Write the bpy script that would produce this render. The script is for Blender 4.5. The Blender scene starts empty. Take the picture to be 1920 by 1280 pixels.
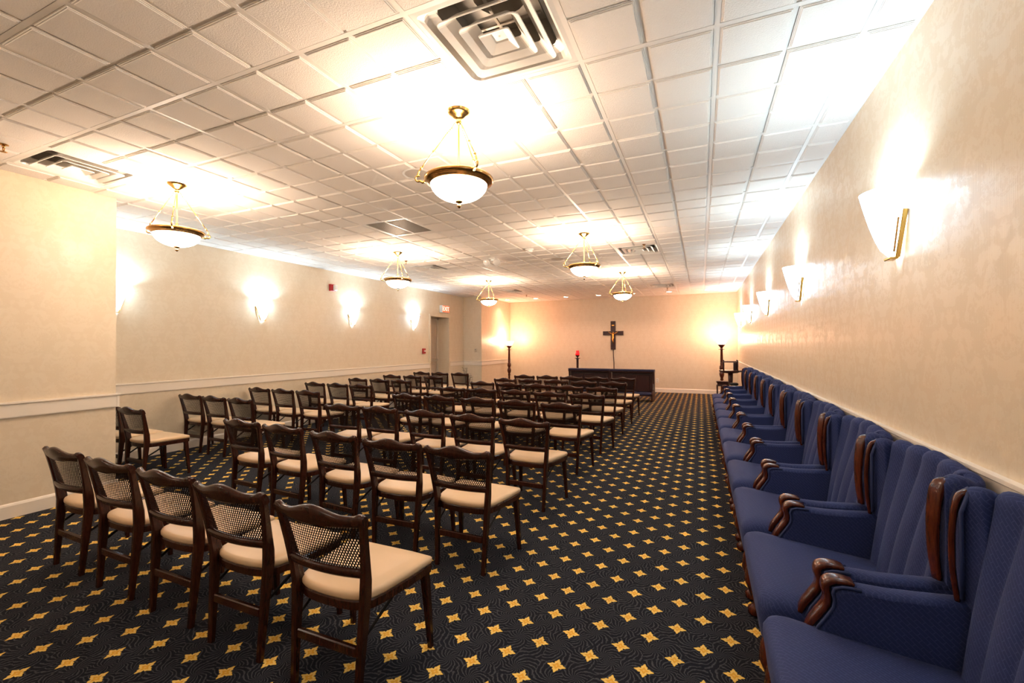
import bpy, math, random
from mathutils import Vector, Matrix

random.seed(7)
scene = bpy.context.scene
COL = scene.collection
PI = math.pi

# ------------------------------------------------------------------ camera
CAM_YAW, CAM_PITCH, CAM_ROLL, F_PX = 0.40604, 0.00951, -0.00515, 824.2
H = 2.75                                     # ceiling height
FT = 0.3048


def camera_matrix():
    y, p, r = CAM_YAW, CAM_PITCH, CAM_ROLL
    f0 = Vector((-math.sin(y), math.cos(y), 0))
    r0 = Vector((math.cos(y), math.sin(y), 0))
    u0 = Vector((0, 0, 1))
    f = math.cos(p) * f0 + math.sin(p) * u0
    u = -math.sin(p) * f0 + math.cos(p) * u0
    rr = math.cos(r) * r0 + math.sin(r) * u
    uu = -math.sin(r) * r0 + math.cos(r) * u
    return Matrix((rr, uu, -f)).transposed()


cam_data = bpy.data.cameras.new('camera')
cam = bpy.data.objects.new('camera', cam_data)
COL.objects.link(cam)
cam_data.sensor_fit = 'HORIZONTAL'
cam_data.sensor_width = 36.0
cam_data.lens = 36.0 * F_PX / 1920.0
cam_data.clip_start = 0.02
cam.matrix_world = Matrix.Translation((0.5329, -2.1269, H - 1.4091)) @ camera_matrix().to_4x4()
scene.camera = cam

# ------------------------------------------------------------------ world and exposure
world = bpy.data.worlds.new('world')
scene.world = world
world.use_nodes = True
world.node_tree.nodes['Background'].inputs[0].default_value = (1.0, 0.9, 0.8, 1)
world.node_tree.nodes['Background'].inputs[1].default_value = 0.15
vs = scene.view_settings
vs.view_transform = 'Standard'
vs.look = 'None'
vs.gamma = 1.0
vs.use_curve_mapping = False
vs.exposure = 1.17
scene.cycles.use_denoising = True
scene.cycles.sample_clamp_indirect = 8.0
scene.cycles.max_bounces = 5
scene.cycles.diffuse_bounces = 3
scene.cycles.glossy_bounces = 2
scene.cycles.transmission_bounces = 0
scene.cycles.use_adaptive_sampling = True
scene.cycles.adaptive_threshold = 0.06
scene.cycles.adaptive_min_samples = 16

WARM = (1.0, 0.76, 0.57)
COOL = (0.56, 0.80, 1.0)
AMBER = (1.0, 0.42, 0.25)
PENDANT_W, PENDANT_E = 19.0, 18.0
SCONCE_W, SCONCE_E = 14.0, 9.0
TORCH_W, TORCH_E = 27.0, 13.0
DOWN_W, DOWN_E = 22.0, 6.0


# ------------------------------------------------------------------ node helpers
def new_mat(name):
    m = bpy.data.materials.new(name)
    m.use_nodes = True
    nt = m.node_tree
    b = nt.nodes['Principled BSDF']
    return m, nt, b


def N(nt, t, **kw):
    n = nt.nodes.new(t)
    for k, v in kw.items():
        setattr(n, k, v)
    return n


def math_node(nt, op, a, b=None, c=None):
    n = nt.nodes.new('ShaderNodeMath')
    n.operation = op
    for i, v in enumerate((a, b, c)):
        if v is None:
            continue
        if isinstance(v, (int, float)):
            n.inputs[i].default_value = v
        else:
            nt.links.new(v, n.inputs[i])
    return n.outputs[0]


def ramp(nt, fac, stops):
    r = nt.nodes.new('ShaderNodeValToRGB')
    el = r.color_ramp.elements
    while len(el) < len(stops):
        el.new(0.5)
    for e, (p, c) in zip(el, stops):
        e.position = p
        e.color = (*c, 1)
    nt.links.new(fac, r.inputs[0])
    return r.outputs[0]


def mix_color(nt, fac, a, b):
    n = nt.nodes.new('ShaderNodeMix')
    n.data_type = 'RGBA'
    for sock, v in ((n.inputs[0], fac), (n.inputs[6], a), (n.inputs[7], b)):
        if isinstance(v, (int, float)):
            sock.default_value = v
        elif isinstance(v, tuple):
            sock.default_value = (*v, 1)
        else:
            nt.links.new(v, sock)
    return n.outputs[2]


def obj_coords(nt):
    tc = N(nt, 'ShaderNodeTexCoord')
    sp = N(nt, 'ShaderNodeSeparateXYZ')
    nt.links.new(tc.outputs['Object'], sp.inputs[0])
    return tc.outputs['Object'], sp.outputs[0], sp.outputs[1], sp.outputs[2]


def combine(nt, x, y, z=0.0):
    n = N(nt, 'ShaderNodeCombineXYZ')
    for i, v in enumerate((x, y, z)):
        if isinstance(v, (int, float)):
            n.inputs[i].default_value = v
        else:
            nt.links.new(v, n.inputs[i])
    return n.outputs[0]


def noise(nt, vec, scale, detail=3.0, rough=0.55, dist=0.0):
    n = N(nt, 'ShaderNodeTexNoise')
    n.inputs['Scale'].default_value = scale
    n.inputs['Detail'].default_value = detail
    n.inputs['Roughness'].default_value = rough
    n.inputs['Distortion'].default_value = dist
    nt.links.new(vec, n.inputs['Vector'])
    return n.outputs['Fac']


def bump(nt, b, height, strength, dist=0.01):
    n = N(nt, 'ShaderNodeBump')
    n.inputs['Strength'].default_value = strength
    n.inputs['Distance'].default_value = dist
    nt.links.new(height, n.inputs['Height'])
    nt.links.new(n.outputs[0], b.inputs['Normal'])


def plain(name, color, rough=0.5, metal=0.0, spec=0.5, var=0.0, vscale=20.0, emit=None, estr=0.0):
    m, nt, b = new_mat(name)
    b.inputs['Base Color'].default_value = (*color, 1)
    b.inputs['Roughness'].default_value = rough
    b.inputs['Metallic'].default_value = metal
    b.inputs['Specular IOR Level'].default_value = spec
    if var > 0:
        co, x, y, z = obj_coords(nt)
        f = noise(nt, co, vscale)
        d = tuple(max(0.0, c * (1 - var)) for c in color)
        l = tuple(min(1.0, c * (1 + var)) for c in color)
        nt.links.new(mix_color(nt, f, d, l), b.inputs['Base Color'])
    if emit:
        b.inputs['Emission Color'].default_value = (*emit, 1)
        b.inputs['Emission Strength'].default_value = estr
    return m


def wallpaper(name, c0, c1):
    """damask: noise sampled in mirrored, half-dropped repeats; the motif is a little paler and glossier"""
    m, nt, b = new_mat(name)
    co, x, y, z = obj_coords(nt)
    u = math_node(nt, 'DIVIDE', math_node(nt, 'ADD', x, y), 0.34)
    colm = math_node(nt, 'FLOOR', u)
    par = math_node(nt, 'MULTIPLY', math_node(nt, 'FRACT', math_node(nt, 'MULTIPLY', colm, 0.5)), 1.0)
    um = math_node(nt, 'ABSOLUTE', math_node(nt, 'SUBTRACT', math_node(nt, 'FRACT', u), 0.5))
    v = math_node(nt, 'ADD', math_node(nt, 'DIVIDE', z, 0.52), par)
    vf = math_node(nt, 'FRACT', v)
    vec = combine(nt, math_node(nt, 'MULTIPLY', um, 0.34), math_node(nt, 'MULTIPLY', vf, 0.52), 0.3)
    n1 = noise(nt, vec, 13.0, 2.0, 0.5, 1.6)
    n2 = noise(nt, vec, 46.0, 2.0, 0.5, 2.2)
    s = math_node(nt, 'ADD', math_node(nt, 'MULTIPLY', n1, 0.7), math_node(nt, 'MULTIPLY', n2, 0.3))
    mr = N(nt, 'ShaderNodeMapRange')
    mr.interpolation_type = 'SMOOTHSTEP'
    mr.inputs['From Min'].default_value = 0.49
    mr.inputs['From Max'].default_value = 0.53
    nt.links.new(s, mr.inputs['Value'])
    mask = mr.outputs[0]
    fine = noise(nt, co, 260.0, 1.0)
    col = mix_color(nt, mask, c0, c1)
    nt.links.new(col, b.inputs['Base Color'])
    ro = math_node(nt, 'SUBTRACT', 0.45, math_node(nt, 'MULTIPLY', mask, 0.14))
    nt.links.new(ro, b.inputs['Roughness'])
    b.inputs['Specular IOR Level'].default_value = 0.5
    mp = N(nt, 'ShaderNodeMapping')
    mp.inputs['Scale'].default_value = (330, 330, 5)
    nt.links.new(co, mp.inputs['Vector'])
    thread = noise(nt, mp.outputs[0], 1.0, 2.0, 0.6)
    hgt = math_node(nt, 'ADD', math_node(nt, 'MULTIPLY', mask, 0.10), math_node(nt, 'ADD', math_node(nt, 'MULTIPLY', fine, 0.10), math_node(nt, 'MULTIPLY', thread, 0.9)))
    bump(nt, b, hgt, 0.30, 0.0016)
    return m


def carpet_mat():
    m, nt, b = new_mat('carpet_star_pattern')
    co, x, y, z = obj_coords(nt)
    hp = 0.1132
    dx = math_node(nt, 'ADD', x, 0.148)
    dy = math_node(nt, 'ADD', y, 0.466)
    a = math_node(nt, 'DIVIDE', math_node(nt, 'ADD', dx, dy), 2 * hp)
    c = math_node(nt, 'DIVIDE', math_node(nt, 'SUBTRACT', dx, dy), 2 * hp)

    def cell(v):
        return math_node(nt, 'SUBTRACT', math_node(nt, 'FRACT', math_node(nt, 'ADD', v, 0.5)), 0.5)
    fa, fc = cell(a), cell(c)
    lx = math_node(nt, 'MULTIPLY', math_node(nt, 'ADD', fa, fc), hp)
    ly = math_node(nt, 'MULTIPLY', math_node(nt, 'SUBTRACT', fa, fc), hp)
    r = math_node(nt, 'SQRT', math_node(nt, 'ADD', math_node(nt, 'MULTIPLY', lx, lx), math_node(nt, 'MULTIPLY', ly, ly)))
    th = math_node(nt, 'ARCTAN2', ly, lx)
    c2 = math_node(nt, 'SUBTRACT', 1.0, math_node(nt, 'ABSOLUTE', math_node(nt, 'SINE', math_node(nt, 'MULTIPLY', th, 2.0))))
    pet = math_node(nt, 'POWER', c2, 0.75)
    notch = math_node(nt, 'MULTIPLY', math_node(nt, 'COSINE', math_node(nt, 'MULTIPLY', th, 12.0)), 0.0022)
    R = math_node(nt, 'ADD', math_node(nt, 'ADD', math_node(nt, 'MULTIPLY', pet, 0.0190), 0.0195), notch)
    q = math_node(nt, 'DIVIDE', r, R)
    star = math_node(nt, 'LESS_THAN', q, 1.0)
    # dark feathery leaves: fans of stripes inside voronoi cells
    vo = N(nt, 'ShaderNodeTexVoronoi')
    vo.voronoi_dimensions = '2D'
    vo.inputs['Scale'].default_value = 9.0
    nt.links.new(co, vo.inputs['Vector'])
    sub = N(nt, 'ShaderNodeVectorMath', operation='SUBTRACT')
    sc = N(nt, 'ShaderNodeVectorMath', operation='SCALE')
    sc.inputs[3].default_value = 1.0
    nt.links.new(co, sc.inputs[0])
    nt.links.new(sc.outputs[0], sub.inputs[0])
    nt.links.new(vo.outputs['Position'], sub.inputs[1])
    s2 = N(nt, 'ShaderNodeSeparateXYZ')
    nt.links.new(sub.outputs[0], s2.inputs[0])
    ang = math_node(nt, 'ARCTAN2', s2.outputs[1], s2.outputs[0])
    wob = noise(nt, co, 28.0, 2.0)
    st = math_node(nt, 'SINE', math_node(nt, 'ADD', math_node(nt, 'MULTIPLY', ang, 15.0),
                   math_node(nt, 'ADD', math_node(nt, 'MULTIPLY', vo.outputs['Distance'], 26.0), math_node(nt, 'MULTIPLY', wob, 9.0))))
    fine = noise(nt, co, 160.0, 2.0)
    stm = math_node(nt, 'MULTIPLY', math_node(nt, 'MAXIMUM', math_node(nt, 'SUBTRACT', st, 0.25), 0.0), math_node(nt, 'MULTIPLY', fine, 1.9))
    base = mix_color(nt, math_node(nt, 'MINIMUM', stm, 1.0), (0.0095, 0.0104, 0.0160), (0.080, 0.080, 0.086))
    gold = ramp(nt, q, [(0.0, (0.90, 0.62, 0.26)), (0.18, (0.86, 0.46, 0.06)), (0.42, (0.80, 0.39, 0.03)), (0.65, (0.93, 0.67, 0.22)), (1.0, (0.90, 0.56, 0.08))])
    gold2 = mix_color(nt, math_node(nt, 'MULTIPLY', fine, 0.35), gold, (0.35, 0.14, 0.01))
    nt.links.new(mix_color(nt, star, base, gold2), b.inputs['Base Color'])
    b.inputs['Roughness'].default_value = 0.92
    b.inputs['Specular IOR Level'].default_value = 0.12
    bump(nt, b, noise(nt, co, 420.0, 2.0), 0.5, 0.004)
    return m


def tile_mat():
    m, nt, b = new_mat('ceiling_tile_white')
    co, x, y, z = obj_coords(nt)
    b.inputs['Base Color'].default_value = (0.87, 0.81, 0.745, 1)
    b.inputs['Roughness'].default_value = 0.85
    b.inputs['Specular IOR Level'].default_value = 0.2
    n = noise(nt, co, 150.0, 3.0, 0.65)
    bump(nt, b, n, 0.55, 0.006)
    return m


def wood_mat(name, dark, light, rough=0.3, coat=0.35):
    m, nt, b = new_mat(name)
    co, x, y, z = obj_coords(nt)
    mp = N(nt, 'ShaderNodeMapping')
    mp.inputs['Scale'].default_value = (28, 28, 5)
    nt.links.new(co, mp.inputs['Vector'])
    f = noise(nt, mp.outputs[0], 3.0, 4.0, 0.6, 0.7)
    nt.links.new(ramp(nt, f, [(0.3, dark), (0.75, light)]), b.inputs['Base Color'])
    b.inputs['Roughness'].default_value = rough
    b.inputs['Specular IOR Level'].default_value = 0.42
    b.inputs['Coat Weight'].default_value = coat
    b.inputs['Coat Roughness'].default_value = 0.18
    return m


def fabric_mat():
    m, nt, b = new_mat('navy_woven_fabric')
    co, x, y, z = obj_coords(nt)
    tcn = N(nt, 'ShaderNodeTexCoord')
    sn = N(nt, 'ShaderNodeSeparateXYZ')
    nt.links.new(tcn.outputs['Normal'], sn.inputs[0])
    flat = math_node(nt, 'GREATER_THAN', math_node(nt, 'ABSOLUTE', sn.outputs[2]), 0.7)
    up = math_node(nt, 'SUBTRACT', 1.0, flat)
    u = math_node(nt, 'ADD', x, math_node(nt, 'MULTIPLY', y, up))
    v = math_node(nt, 'ADD', math_node(nt, 'MULTIPLY', z, up), math_node(nt, 'MULTIPLY', y, flat))
    p = math_node(nt, 'MULTIPLY', math_node(nt, 'ADD', u, v), 0.7071)
    q = math_node(nt, 'MULTIPLY', math_node(nt, 'SUBTRACT', u, v), 0.7071)
    br = N(nt, 'ShaderNodeTexBrick')
    br.offset = 0.5
    br.inputs['Scale'].default_value = 1.0
    br.inputs['Brick Width'].default_value = 0.034
    br.inputs['Row Height'].default_value = 0.0115
    br.inputs['Mortar Size'].default_value = 0.0016
    br.inputs['Mortar Smooth'].default_value = 0.6
    br.inputs['Color1'].default_value = (1, 1, 1, 1)
    br.inputs['Color2'].default_value = (0.7, 0.7, 0.7, 1)
    br.inputs['Mortar'].default_value = (0, 0, 0, 1)
    nt.links.new(combine(nt, p, q), br.inputs['Vector'])
    weave = noise(nt, co, 420.0, 2.0)
    base = mix_color(nt, br.outputs['Fac'], (0.0205, 0.0305, 0.102), (0.042, 0.052, 0.152))
    nt.links.new(mix_color(nt, math_node(nt, 'MULTIPLY', weave, 0.5), base, (0.021, 0.032, 0.098)), b.inputs['Base Color'])
    b.inputs['Roughness'].default_value = 0.8
    b.inputs['Specular IOR Level'].default_value = 0.25
    b.inputs['Sheen Weight'].default_value = 0.10
    b.inputs['Sheen Roughness'].default_value = 0.4
    b.inputs['Sheen Tint'].default_value = (0.5, 0.55, 0.9, 1)
    h = math_node(nt, 'ADD', math_node(nt, 'MULTIPLY', br.outputs['Fac'], -0.6), math_node(nt, 'MULTIPLY', weave, 0.5))
    bump(nt, b, h, 0.35, 0.002)
    return m


M = {}
M['wall'] = wallpaper('cream_damask_wallpaper', (0.715, 0.585, 0.420), (0.740, 0.615, 0.452))
M['carpet'] = carpet_mat()
M['tile'] = tile_mat()
M['grid'] = plain('grid_bar_white', (0.85, 0.79, 0.72), 0.5)
M['deck'] = plain('plenum_deck', (0.05, 0.05, 0.05), 0.9)
M['trim'] = plain('cream_trim_paint', (0.83, 0.73, 0.61), 0.45, var=0.02, vscale=3)
M['wood'] = wood_mat('dark_mahogany', (0.026, 0.0068, 0.0038), (0.056, 0.0145, 0.0072), 0.23, 0.0)
M['redwood'] = wood_mat('polished_red_mahogany', (0.036, 0.0062, 0.0025), (0.120, 0.022, 0.007), 0.22, 0.1)
M['kneelwood'] = wood_mat('kneeler_mahogany', (0.020, 0.0030, 0.0022), (0.042, 0.0062, 0.0040), 0.36, 0.0)
M['cane'] = plain('dark_cane', (0.011, 0.0052, 0.0036), 0.5, spec=0.12, var=0.25, vscale=80)
M['vinyl'] = plain('beige_vinyl', (0.66, 0.455, 0.27), 0.42, spec=0.4, var=0.06, vscale=9)
M['iron'] = plain('black_iron', (0.012, 0.010, 0.010), 0.45, 0.6)
M['fabric'] = fabric_mat()
M['piping'] = plain('navy_piping', (0.014, 0.024, 0.085), 0.7)
M['brass'] = plain('polished_brass', (0.74, 0.48, 0.15), 0.2, 1.0, var=0.12, vscale=12)
M['brass_dark'] = plain('antique_brass', (0.52, 0.29, 0.095), 0.2, 1.0, var=0.25, vscale=14)
M['bowl'] = plain('lit_alabaster_bowl', (0.9, 0.86, 0.8), 0.35, emit=(1.0, 0.86, 0.72), estr=PENDANT_E)
M['sconce_glass'] = plain('lit_frosted_shade', (0.9, 0.92, 0.95), 0.35, emit=COOL, estr=SCONCE_E)
M['torch_glass'] = plain('lit_torchiere_glass', (0.95, 0.9, 0.8), 0.35, emit=(1.0, 0.72, 0.50), estr=TORCH_E)
M['down_glass'] = plain('lit_downlight_lens', (0.95, 0.9, 0.85), 0.35, emit=(1.0, 0.82, 0.64), estr=DOWN_E)
M['white_metal'] = plain('white_enamel', (0.80, 0.76, 0.70), 0.35)
M['white_plastic'] = plain('white_plastic', (0.78, 0.75, 0.70), 0.4)
M['duct'] = plain('galvanised_duct', (0.27, 0.24, 0.20), 0.5, 0.1, var=0.2, vscale=9)
M['black'] = plain('matt_black', (0.006, 0.006, 0.006), 0.7)
M['grille'] = plain('grille_metal', (0.40, 0.34, 0.27), 0.5, 0.2)
M['backing'] = plain('grille_backing', (0.10, 0.085, 0.065), 0.9, spec=0.1, var=0.4, vscale=40)
M['speaker'] = plain('speaker_mesh', (0.56, 0.50, 0.44), 0.7)
M['red'] = plain('alarm_red', (0.42, 0.012, 0.014), 0.35)
M['exit_red'] = plain('exit_sign_red', (0.85, 0.12, 0.05), 0.4, emit=(1.0, 0.13, 0.05), estr=0.55)
M['exit_letter'] = plain('exit_sign_letters', (0.95, 0.8, 0.7), 0.4, emit=(1.0, 0.75, 0.6), estr=0.8)
M['door'] = plain('beige_door_paint', (0.52, 0.40, 0.29), 0.45, var=0.04, vscale=3)
M['frame'] = plain('beige_door_frame', (0.60, 0.49, 0.37), 0.4)
M['steel'] = plain('brushed_steel', (0.55, 0.53, 0.50), 0.3, 1.0, var=0.1, vscale=30)
M['glass'] = plain('clear_lens', (0.75, 0.72, 0.68), 0.12, spec=0.7)
M['redglass'] = plain('ruby_votive_glass', (0.55, 0.008, 0.012), 0.15, emit=(1.0, 0.02, 0.02), estr=0.35)
M['gold'] = plain('gilt_figure', (0.85, 0.42, 0.08), 0.3, 0.8)
M['leaf'] = plain('dark_leaf', (0.018, 0.020, 0.012), 0.6, var=0.4, vscale=40)
M['pot'] = plain('dark_clay_pot', (0.05, 0.022, 0.015), 0.6)
M['kneelpad'] = plain('navy_vinyl_pad', (0.012, 0.016, 0.055), 0.5)


# ------------------------------------------------------------------ mesh builder
class MB:
    def __init__(self):
        self.v, self.f, self.s = [], [], []

    def add(self, verts, faces, smooth=False):
        o = len(self.v)
        self.v += [tuple(p) for p in verts]
        self.f += [tuple(i + o for i in f) for f in faces]
        self.s += [smooth] * len(faces)
        return self

    def box(self, x0, x1, y0, y1, z0, z1, bevel=0.0):
        if bevel <= 0:
            v = [(x0, y0, z0), (x1, y0, z0), (x1, y1, z0), (x0, y1, z0), (x0, y0, z1), (x1, y0, z1), (x1, y1, z1), (x0, y1, z1)]
            f = [(0, 3, 2, 1), (4, 5, 6, 7), (0, 1, 5, 4), (1, 2, 6, 5), (2, 3, 7, 6), (3, 0, 4, 7)]
            return self.add(v, f)
        b = bevel
        rings = []
        for z, i in ((z0, b), (z0 + b, 0), (z1 - b, 0), (z1, b)):
            rings.append([(x0 + i, y0 + b, z), (x0 + b, y0 + i, z), (x1 - b, y0 + i, z), (x1 - i, y0 + b, z),
                          (x1 - i, y1 - b, z), (x1 - b, y1 - i, z), (x0 + b, y1 - i, z), (x0 + i, y1 - b, z)])
        return self.loft(rings, True, True, False)

    def loft(self, rings, cap0=True, cap1=True, smooth=True, closed=True):
        n = len(rings[0])
        v = [p for r in rings for p in r]
        f = []
        for k in range(len(rings) - 1):
            for i in range(n if closed else n - 1):
                j = (i + 1) % n
                f.append((k * n + i, k * n + j, (k + 1) * n + j, (k + 1) * n + i))
        o = len(self.v)
        self.add(v, f, smooth)
        if cap0:
            self.f.append(tuple(o + i for i in reversed(range(n))))
            self.s.append(False)
        if cap1:
            self.f.append(tuple(o + (len(rings) - 1) * n + i for i in range(n)))
            self.s.append(False)
        return self

    def lathe(self, prof, cx=0, cy=0, seg=24, cap0=True, cap1=True, smooth=True):
        rings = []
        for r, z in prof:
            r = max(r, 1e-4)
            rings.append([(cx + r * math.cos(2 * PI * i / seg), cy + r * math.sin(2 * PI * i / seg), z) for i in range(seg)])
        return self.loft(rings, cap0, cap1, smooth)

    def tube(self, pts, rad, seg=8, cap=True):
        pts = [Vector(p) for p in pts]
        n = len(pts)
        rads = rad if isinstance(rad, (list, tuple)) else [rad] * n
        rings = []
        prev = None
        for i, p in enumerate(pts):
            t = (pts[min(i + 1, n - 1)] - pts[max(i - 1, 0)]).normalized()
            if prev is None:
                a = Vector((0, 0, 1)) if abs(t.z) < 0.9 else Vector((1, 0, 0))
                nrm = t.cross(a).normalized()
            else:
                nrm = (prev - t * prev.dot(t)).normalized()
            prev = nrm
            bn = t.cross(nrm)
            rings.append([p + (nrm * math.cos(2 * PI * k / seg) + bn * math.sin(2 * PI * k / seg)) * rads[i] for k in range(seg)])
        return self.loft(rings, cap, cap, True)

    def bar(self, pts, size, bev=0.2):
        """swept rounded rectangle; size = list of (wx, wy) per point, section kept in the x-y plane axes of the path"""
        pts = [Vector(p) for p in pts]
        n = len(pts)
        rings = []
        for i, p in enumerate(pts):
            t = (pts[min(i + 1, n - 1)] - pts[max(i - 1, 0)]).normalized()
            ax = Vector((1, 0, 0)) if abs(t.x) < 0.8 else Vector((0, 1, 0))
            ax = (ax - t * ax.dot(t)).normalized()
            ay = t.cross(ax)
            w, d = size[i] if isinstance(size, list) else size
            w, d = w / 2, d / 2
            c = bev * 2 * min(w, d)
            rings.append([p + ax * a + ay * b for a, b in ((w - c, -d), (w, -d + c), (w, d - c), (w - c, d), (-w + c, d), (-w, d - c), (-w, -d + c), (-w + c, -d))])
        return self.loft(rings, True, True, False)

    def sweep(self, pts, size, seg=12, sub=4, power=2.6, axis=(1, 0, 0)):
        """smooth swept superellipse through the points (Catmull-Rom), width along x"""
        P_ = [Vector(p) for p in pts]
        n = len(P_)
        path, dims = [], []
        for i in range(n - 1):
            p0, p1, p2, p3 = P_[max(i - 1, 0)], P_[i], P_[i + 1], P_[min(i + 2, n - 1)]
            for k in range(sub):
                u = k / sub
                path.append(0.5 * ((2 * p1) + (p2 - p0) * u + (2 * p0 - 5 * p1 + 4 * p2 - p3) * u * u + (3 * p1 - p0 - 3 * p2 + p3) * u ** 3))
                dims.append((size[i][0] * (1 - u) + size[i + 1][0] * u, size[i][1] * (1 - u) + size[i + 1][1] * u))
        path.append(P_[-1])
        dims.append(size[-1])
        rings = []
        m_ = len(path)
        for i, p in enumerate(path):
            t = (path[min(i + 1, m_ - 1)] - path[max(i - 1, 0)]).normalized()
            ax = Vector(axis)
            ax = (ax - t * ax.dot(t)).normalized()
            ay = t.cross(ax)
            w, d = dims[i][0] / 2, dims[i][1] / 2
            ring = []
            for k in range(seg):
                a = 2 * PI * k / seg
                ca, sa = math.cos(a), math.sin(a)
                ring.append(p + ax * w * math.copysign(abs(ca) ** (2 / power), ca) + ay * d * math.copysign(abs(sa) ** (2 / power), sa))
            rings.append(ring)
        return self.loft(rings, True, True, True)

    def prism(self, poly, axis, a0, a1, smooth=False):
        """poly = list of 2D points; extruded along axis ('x': poly is (y,z), 'y': (x,z), 'z': (x,y))"""
        def mk(p, a):
            return {'x': (a, p[0], p[1]), 'y': (p[0], a, p[1]), 'z': (p[0], p[1], a)}[axis]
        return self.loft([[mk(p, a0) for p in poly], [mk(p, a1) for p in poly]], True, True, smooth)

    def sphere(self, c, r, seg=12, rings=8, sz=1.0):
        prof = [(r * math.sin(PI * k / rings), c[2] - sz * r * math.cos(PI * k / rings)) for k in range(rings + 1)]
        return self.lathe(prof, c[0], c[1], seg, False, False, True)

    def mesh(self, name, mat):
        me = bpy.data.meshes.new(name)
        me.from_pydata(self.v, [], self.f)
        me.polygons.foreach_set('use_smooth', self.s)
        me.materials.append(M[mat] if isinstance(mat, str) else mat)
        me.update()
        import bmesh
        bm = bmesh.new()
        bm.from_mesh(me)
        bmesh.ops.recalc_face_normals(bm, faces=bm.faces)
        bm.to_mesh(me)
        bm.free()
        return me

    def build(self, name, mat, parent=None, loc=None):
        o = bpy.data.objects.new(name, self.mesh(name, mat))
        COL.objects.link(o)
        if parent:
            o.parent = parent
        if loc:
            o.location = loc
        return o


def thing(name, label, cat, loc=(0, 0, 0), rz=0.0, group=None):
    o = bpy.data.objects.new(name, None)
    o.empty_display_size = 0.1
    COL.objects.link(o)
    o.location = loc
    o.rotation_euler = (0, 0, rz)
    tag(o, label, cat, group)
    return o


def tag(o, label, cat, group=None):
    o['label'] = label
    o['category'] = cat
    if group:
        o['group'] = group
    return o


def struct(o):
    o['kind'] = 'structure'
    return o


def copy_tree(src, parent=None):
    c = src.copy()
    COL.objects.link(c)
    if parent:
        c.parent = parent
    for ch in list(src.children):
        copy_tree(ch, c)
    return c


def lamp(name, kind, parent, loc, watts, color, size=0.05, **kw):
    d = bpy.data.lights.new(name, kind)
    d.energy = watts
    d.color = color
    if kind in ('POINT', 'SPOT'):
        d.shadow_soft_size = size
    for k, v in kw.items():
        setattr(d, k, v)
    o = bpy.data.objects.new(name, d)
    COL.objects.link(o)
    o.parent = parent
    o.location = loc
    return o


def mesh_obj(name, me, parent=None, loc=(0, 0, 0), rz=0.0):
    o = bpy.data.objects.new(name, me)
    COL.objects.link(o)
    o.parent = parent
    o.location = loc
    o.rotation_euler = (0, 0, rz)
    return o


# ------------------------------------------------------------------ room shell
XR, XL, XB, XA = 1.42, -5.75, -4.5, -5.17       # right wall, left wall, bump-out face, alcove face
YN, YB, YBLK, YCOL = -4.6, 11.0, 0.19, 8.95     # near wall, back wall, end of bump-out, column front
WT = H + 0.02
DY0, DY1, DZ = 7.27, 8.14, 2.10                 # door opening

struct(MB().box(-7.0, XR + 0.2, YN - 0.2, YB + 0.2, -0.1, 0.0).build('floor', 'carpet'))
struct(MB().box(XR, XR + 0.15, YN, YB + 0.15, 0, WT).build('wall_right', 'wall'))
struct(MB().box(XA, XR, YB, YB + 0.15, 0, WT).build('wall_back', 'wall'))
struct(MB().box(XL, XR, YN - 0.15, YN, 0, WT).build('wall_near', 'wall'))
w = MB()
w.box(XL - 0.45, XL, YBLK, DY0, 0, WT).box(XL - 0.45, XL, DY1, YCOL, 0, WT).box(XL - 0.45, XL, DY0, DY1, DZ, WT)
w.box(XL - 0.55, XL - 0.45, DY0 - 0.1, DY1 + 0.1, 0, WT)
struct(w.build('wall_left', 'wall'))
struct(MB().box(XL - 0.45, XB, YN, YBLK, 0, WT).build('wall_left_bumpout', 'wall'))
struct(MB().box(XL - 0.45, XA, YCOL, YB + 0.15, 0, WT).build('wall_left_alcove', 'wall'))

RZ0, RZ1, RT = 0.790, 0.915, 0.022


def rail_profile(t=RT):
    return [(0, RZ0), (t * 0.7, RZ0), (t * 0.8, RZ0 + 0.01), (t * 0.8, RZ1 - 0.022), (t * 1.3, RZ1 - 0.014), (t * 1.3, RZ1), (0, RZ1)]


def base_profile(t=0.016, h=0.115):
    return [(0, 0), (t, 0), (t, h - 0.02), (t * 0.6, h - 0.006), (t * 0.3, h), (0, h)]


def run_trim(name, prof, x0, y0, x1, y1, side):
    """moulding along an axis-aligned wall; side = outward direction"""
    m = MB()
    if side in ('+x', '-x'):
        s = 1 if side == '+x' else -1
        m.loft([[(x0 + s * p[0], y, p[1]) for p in prof] for y in (y0, y1)], True, True, False)
    else:
        s = 1 if side == '+y' else -1
        m.loft([[(x, y0 + s * p[0], p[1]) for p in prof] for x in (x0, x1)], True, True, False)
    return struct(m.build(name, 'trim'))


rp, bp = rail_profile(), base_profile()
run_trim('trim_1', rp, XL, YBLK, XL, DY0 - 0.06, '+x')
run_trim('trim_2', rp, XL, DY1 + 0.06, XL, YCOL, '+x')
run_trim('trim_3', rp, XB, YN, XB, YBLK + 0.02, '+x')
run_trim('trim_4', rp, XL, YBLK, XB + 0.02, YBLK, '+y')
run_trim('trim_5', rp, XL, YCOL, XA + 0.02, YCOL, '-y')
run_trim('trim_6', rp, XA, YCOL - 0.02, XA, YB, '+x')
run_trim('trim_7', rp, XR, YN, XR, YB, '-x')
run_trim('baseboard_left', bp, XL, YBLK, XL, DY0 - 0.06, '+x')
run_trim('baseboard_left_far', bp, XL, DY1 + 0.06, XL, YCOL, '+x')
run_trim('baseboard_bumpout', bp, XB, YN, XB, YBLK + 0.016, '+x')
run_trim('baseboard_column', bp, XL, YCOL, XA + 0.016, YCOL, '-y')
run_trim('baseboard_alcove', bp, XA, YCOL - 0.016, XA, YB, '+x')
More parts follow.
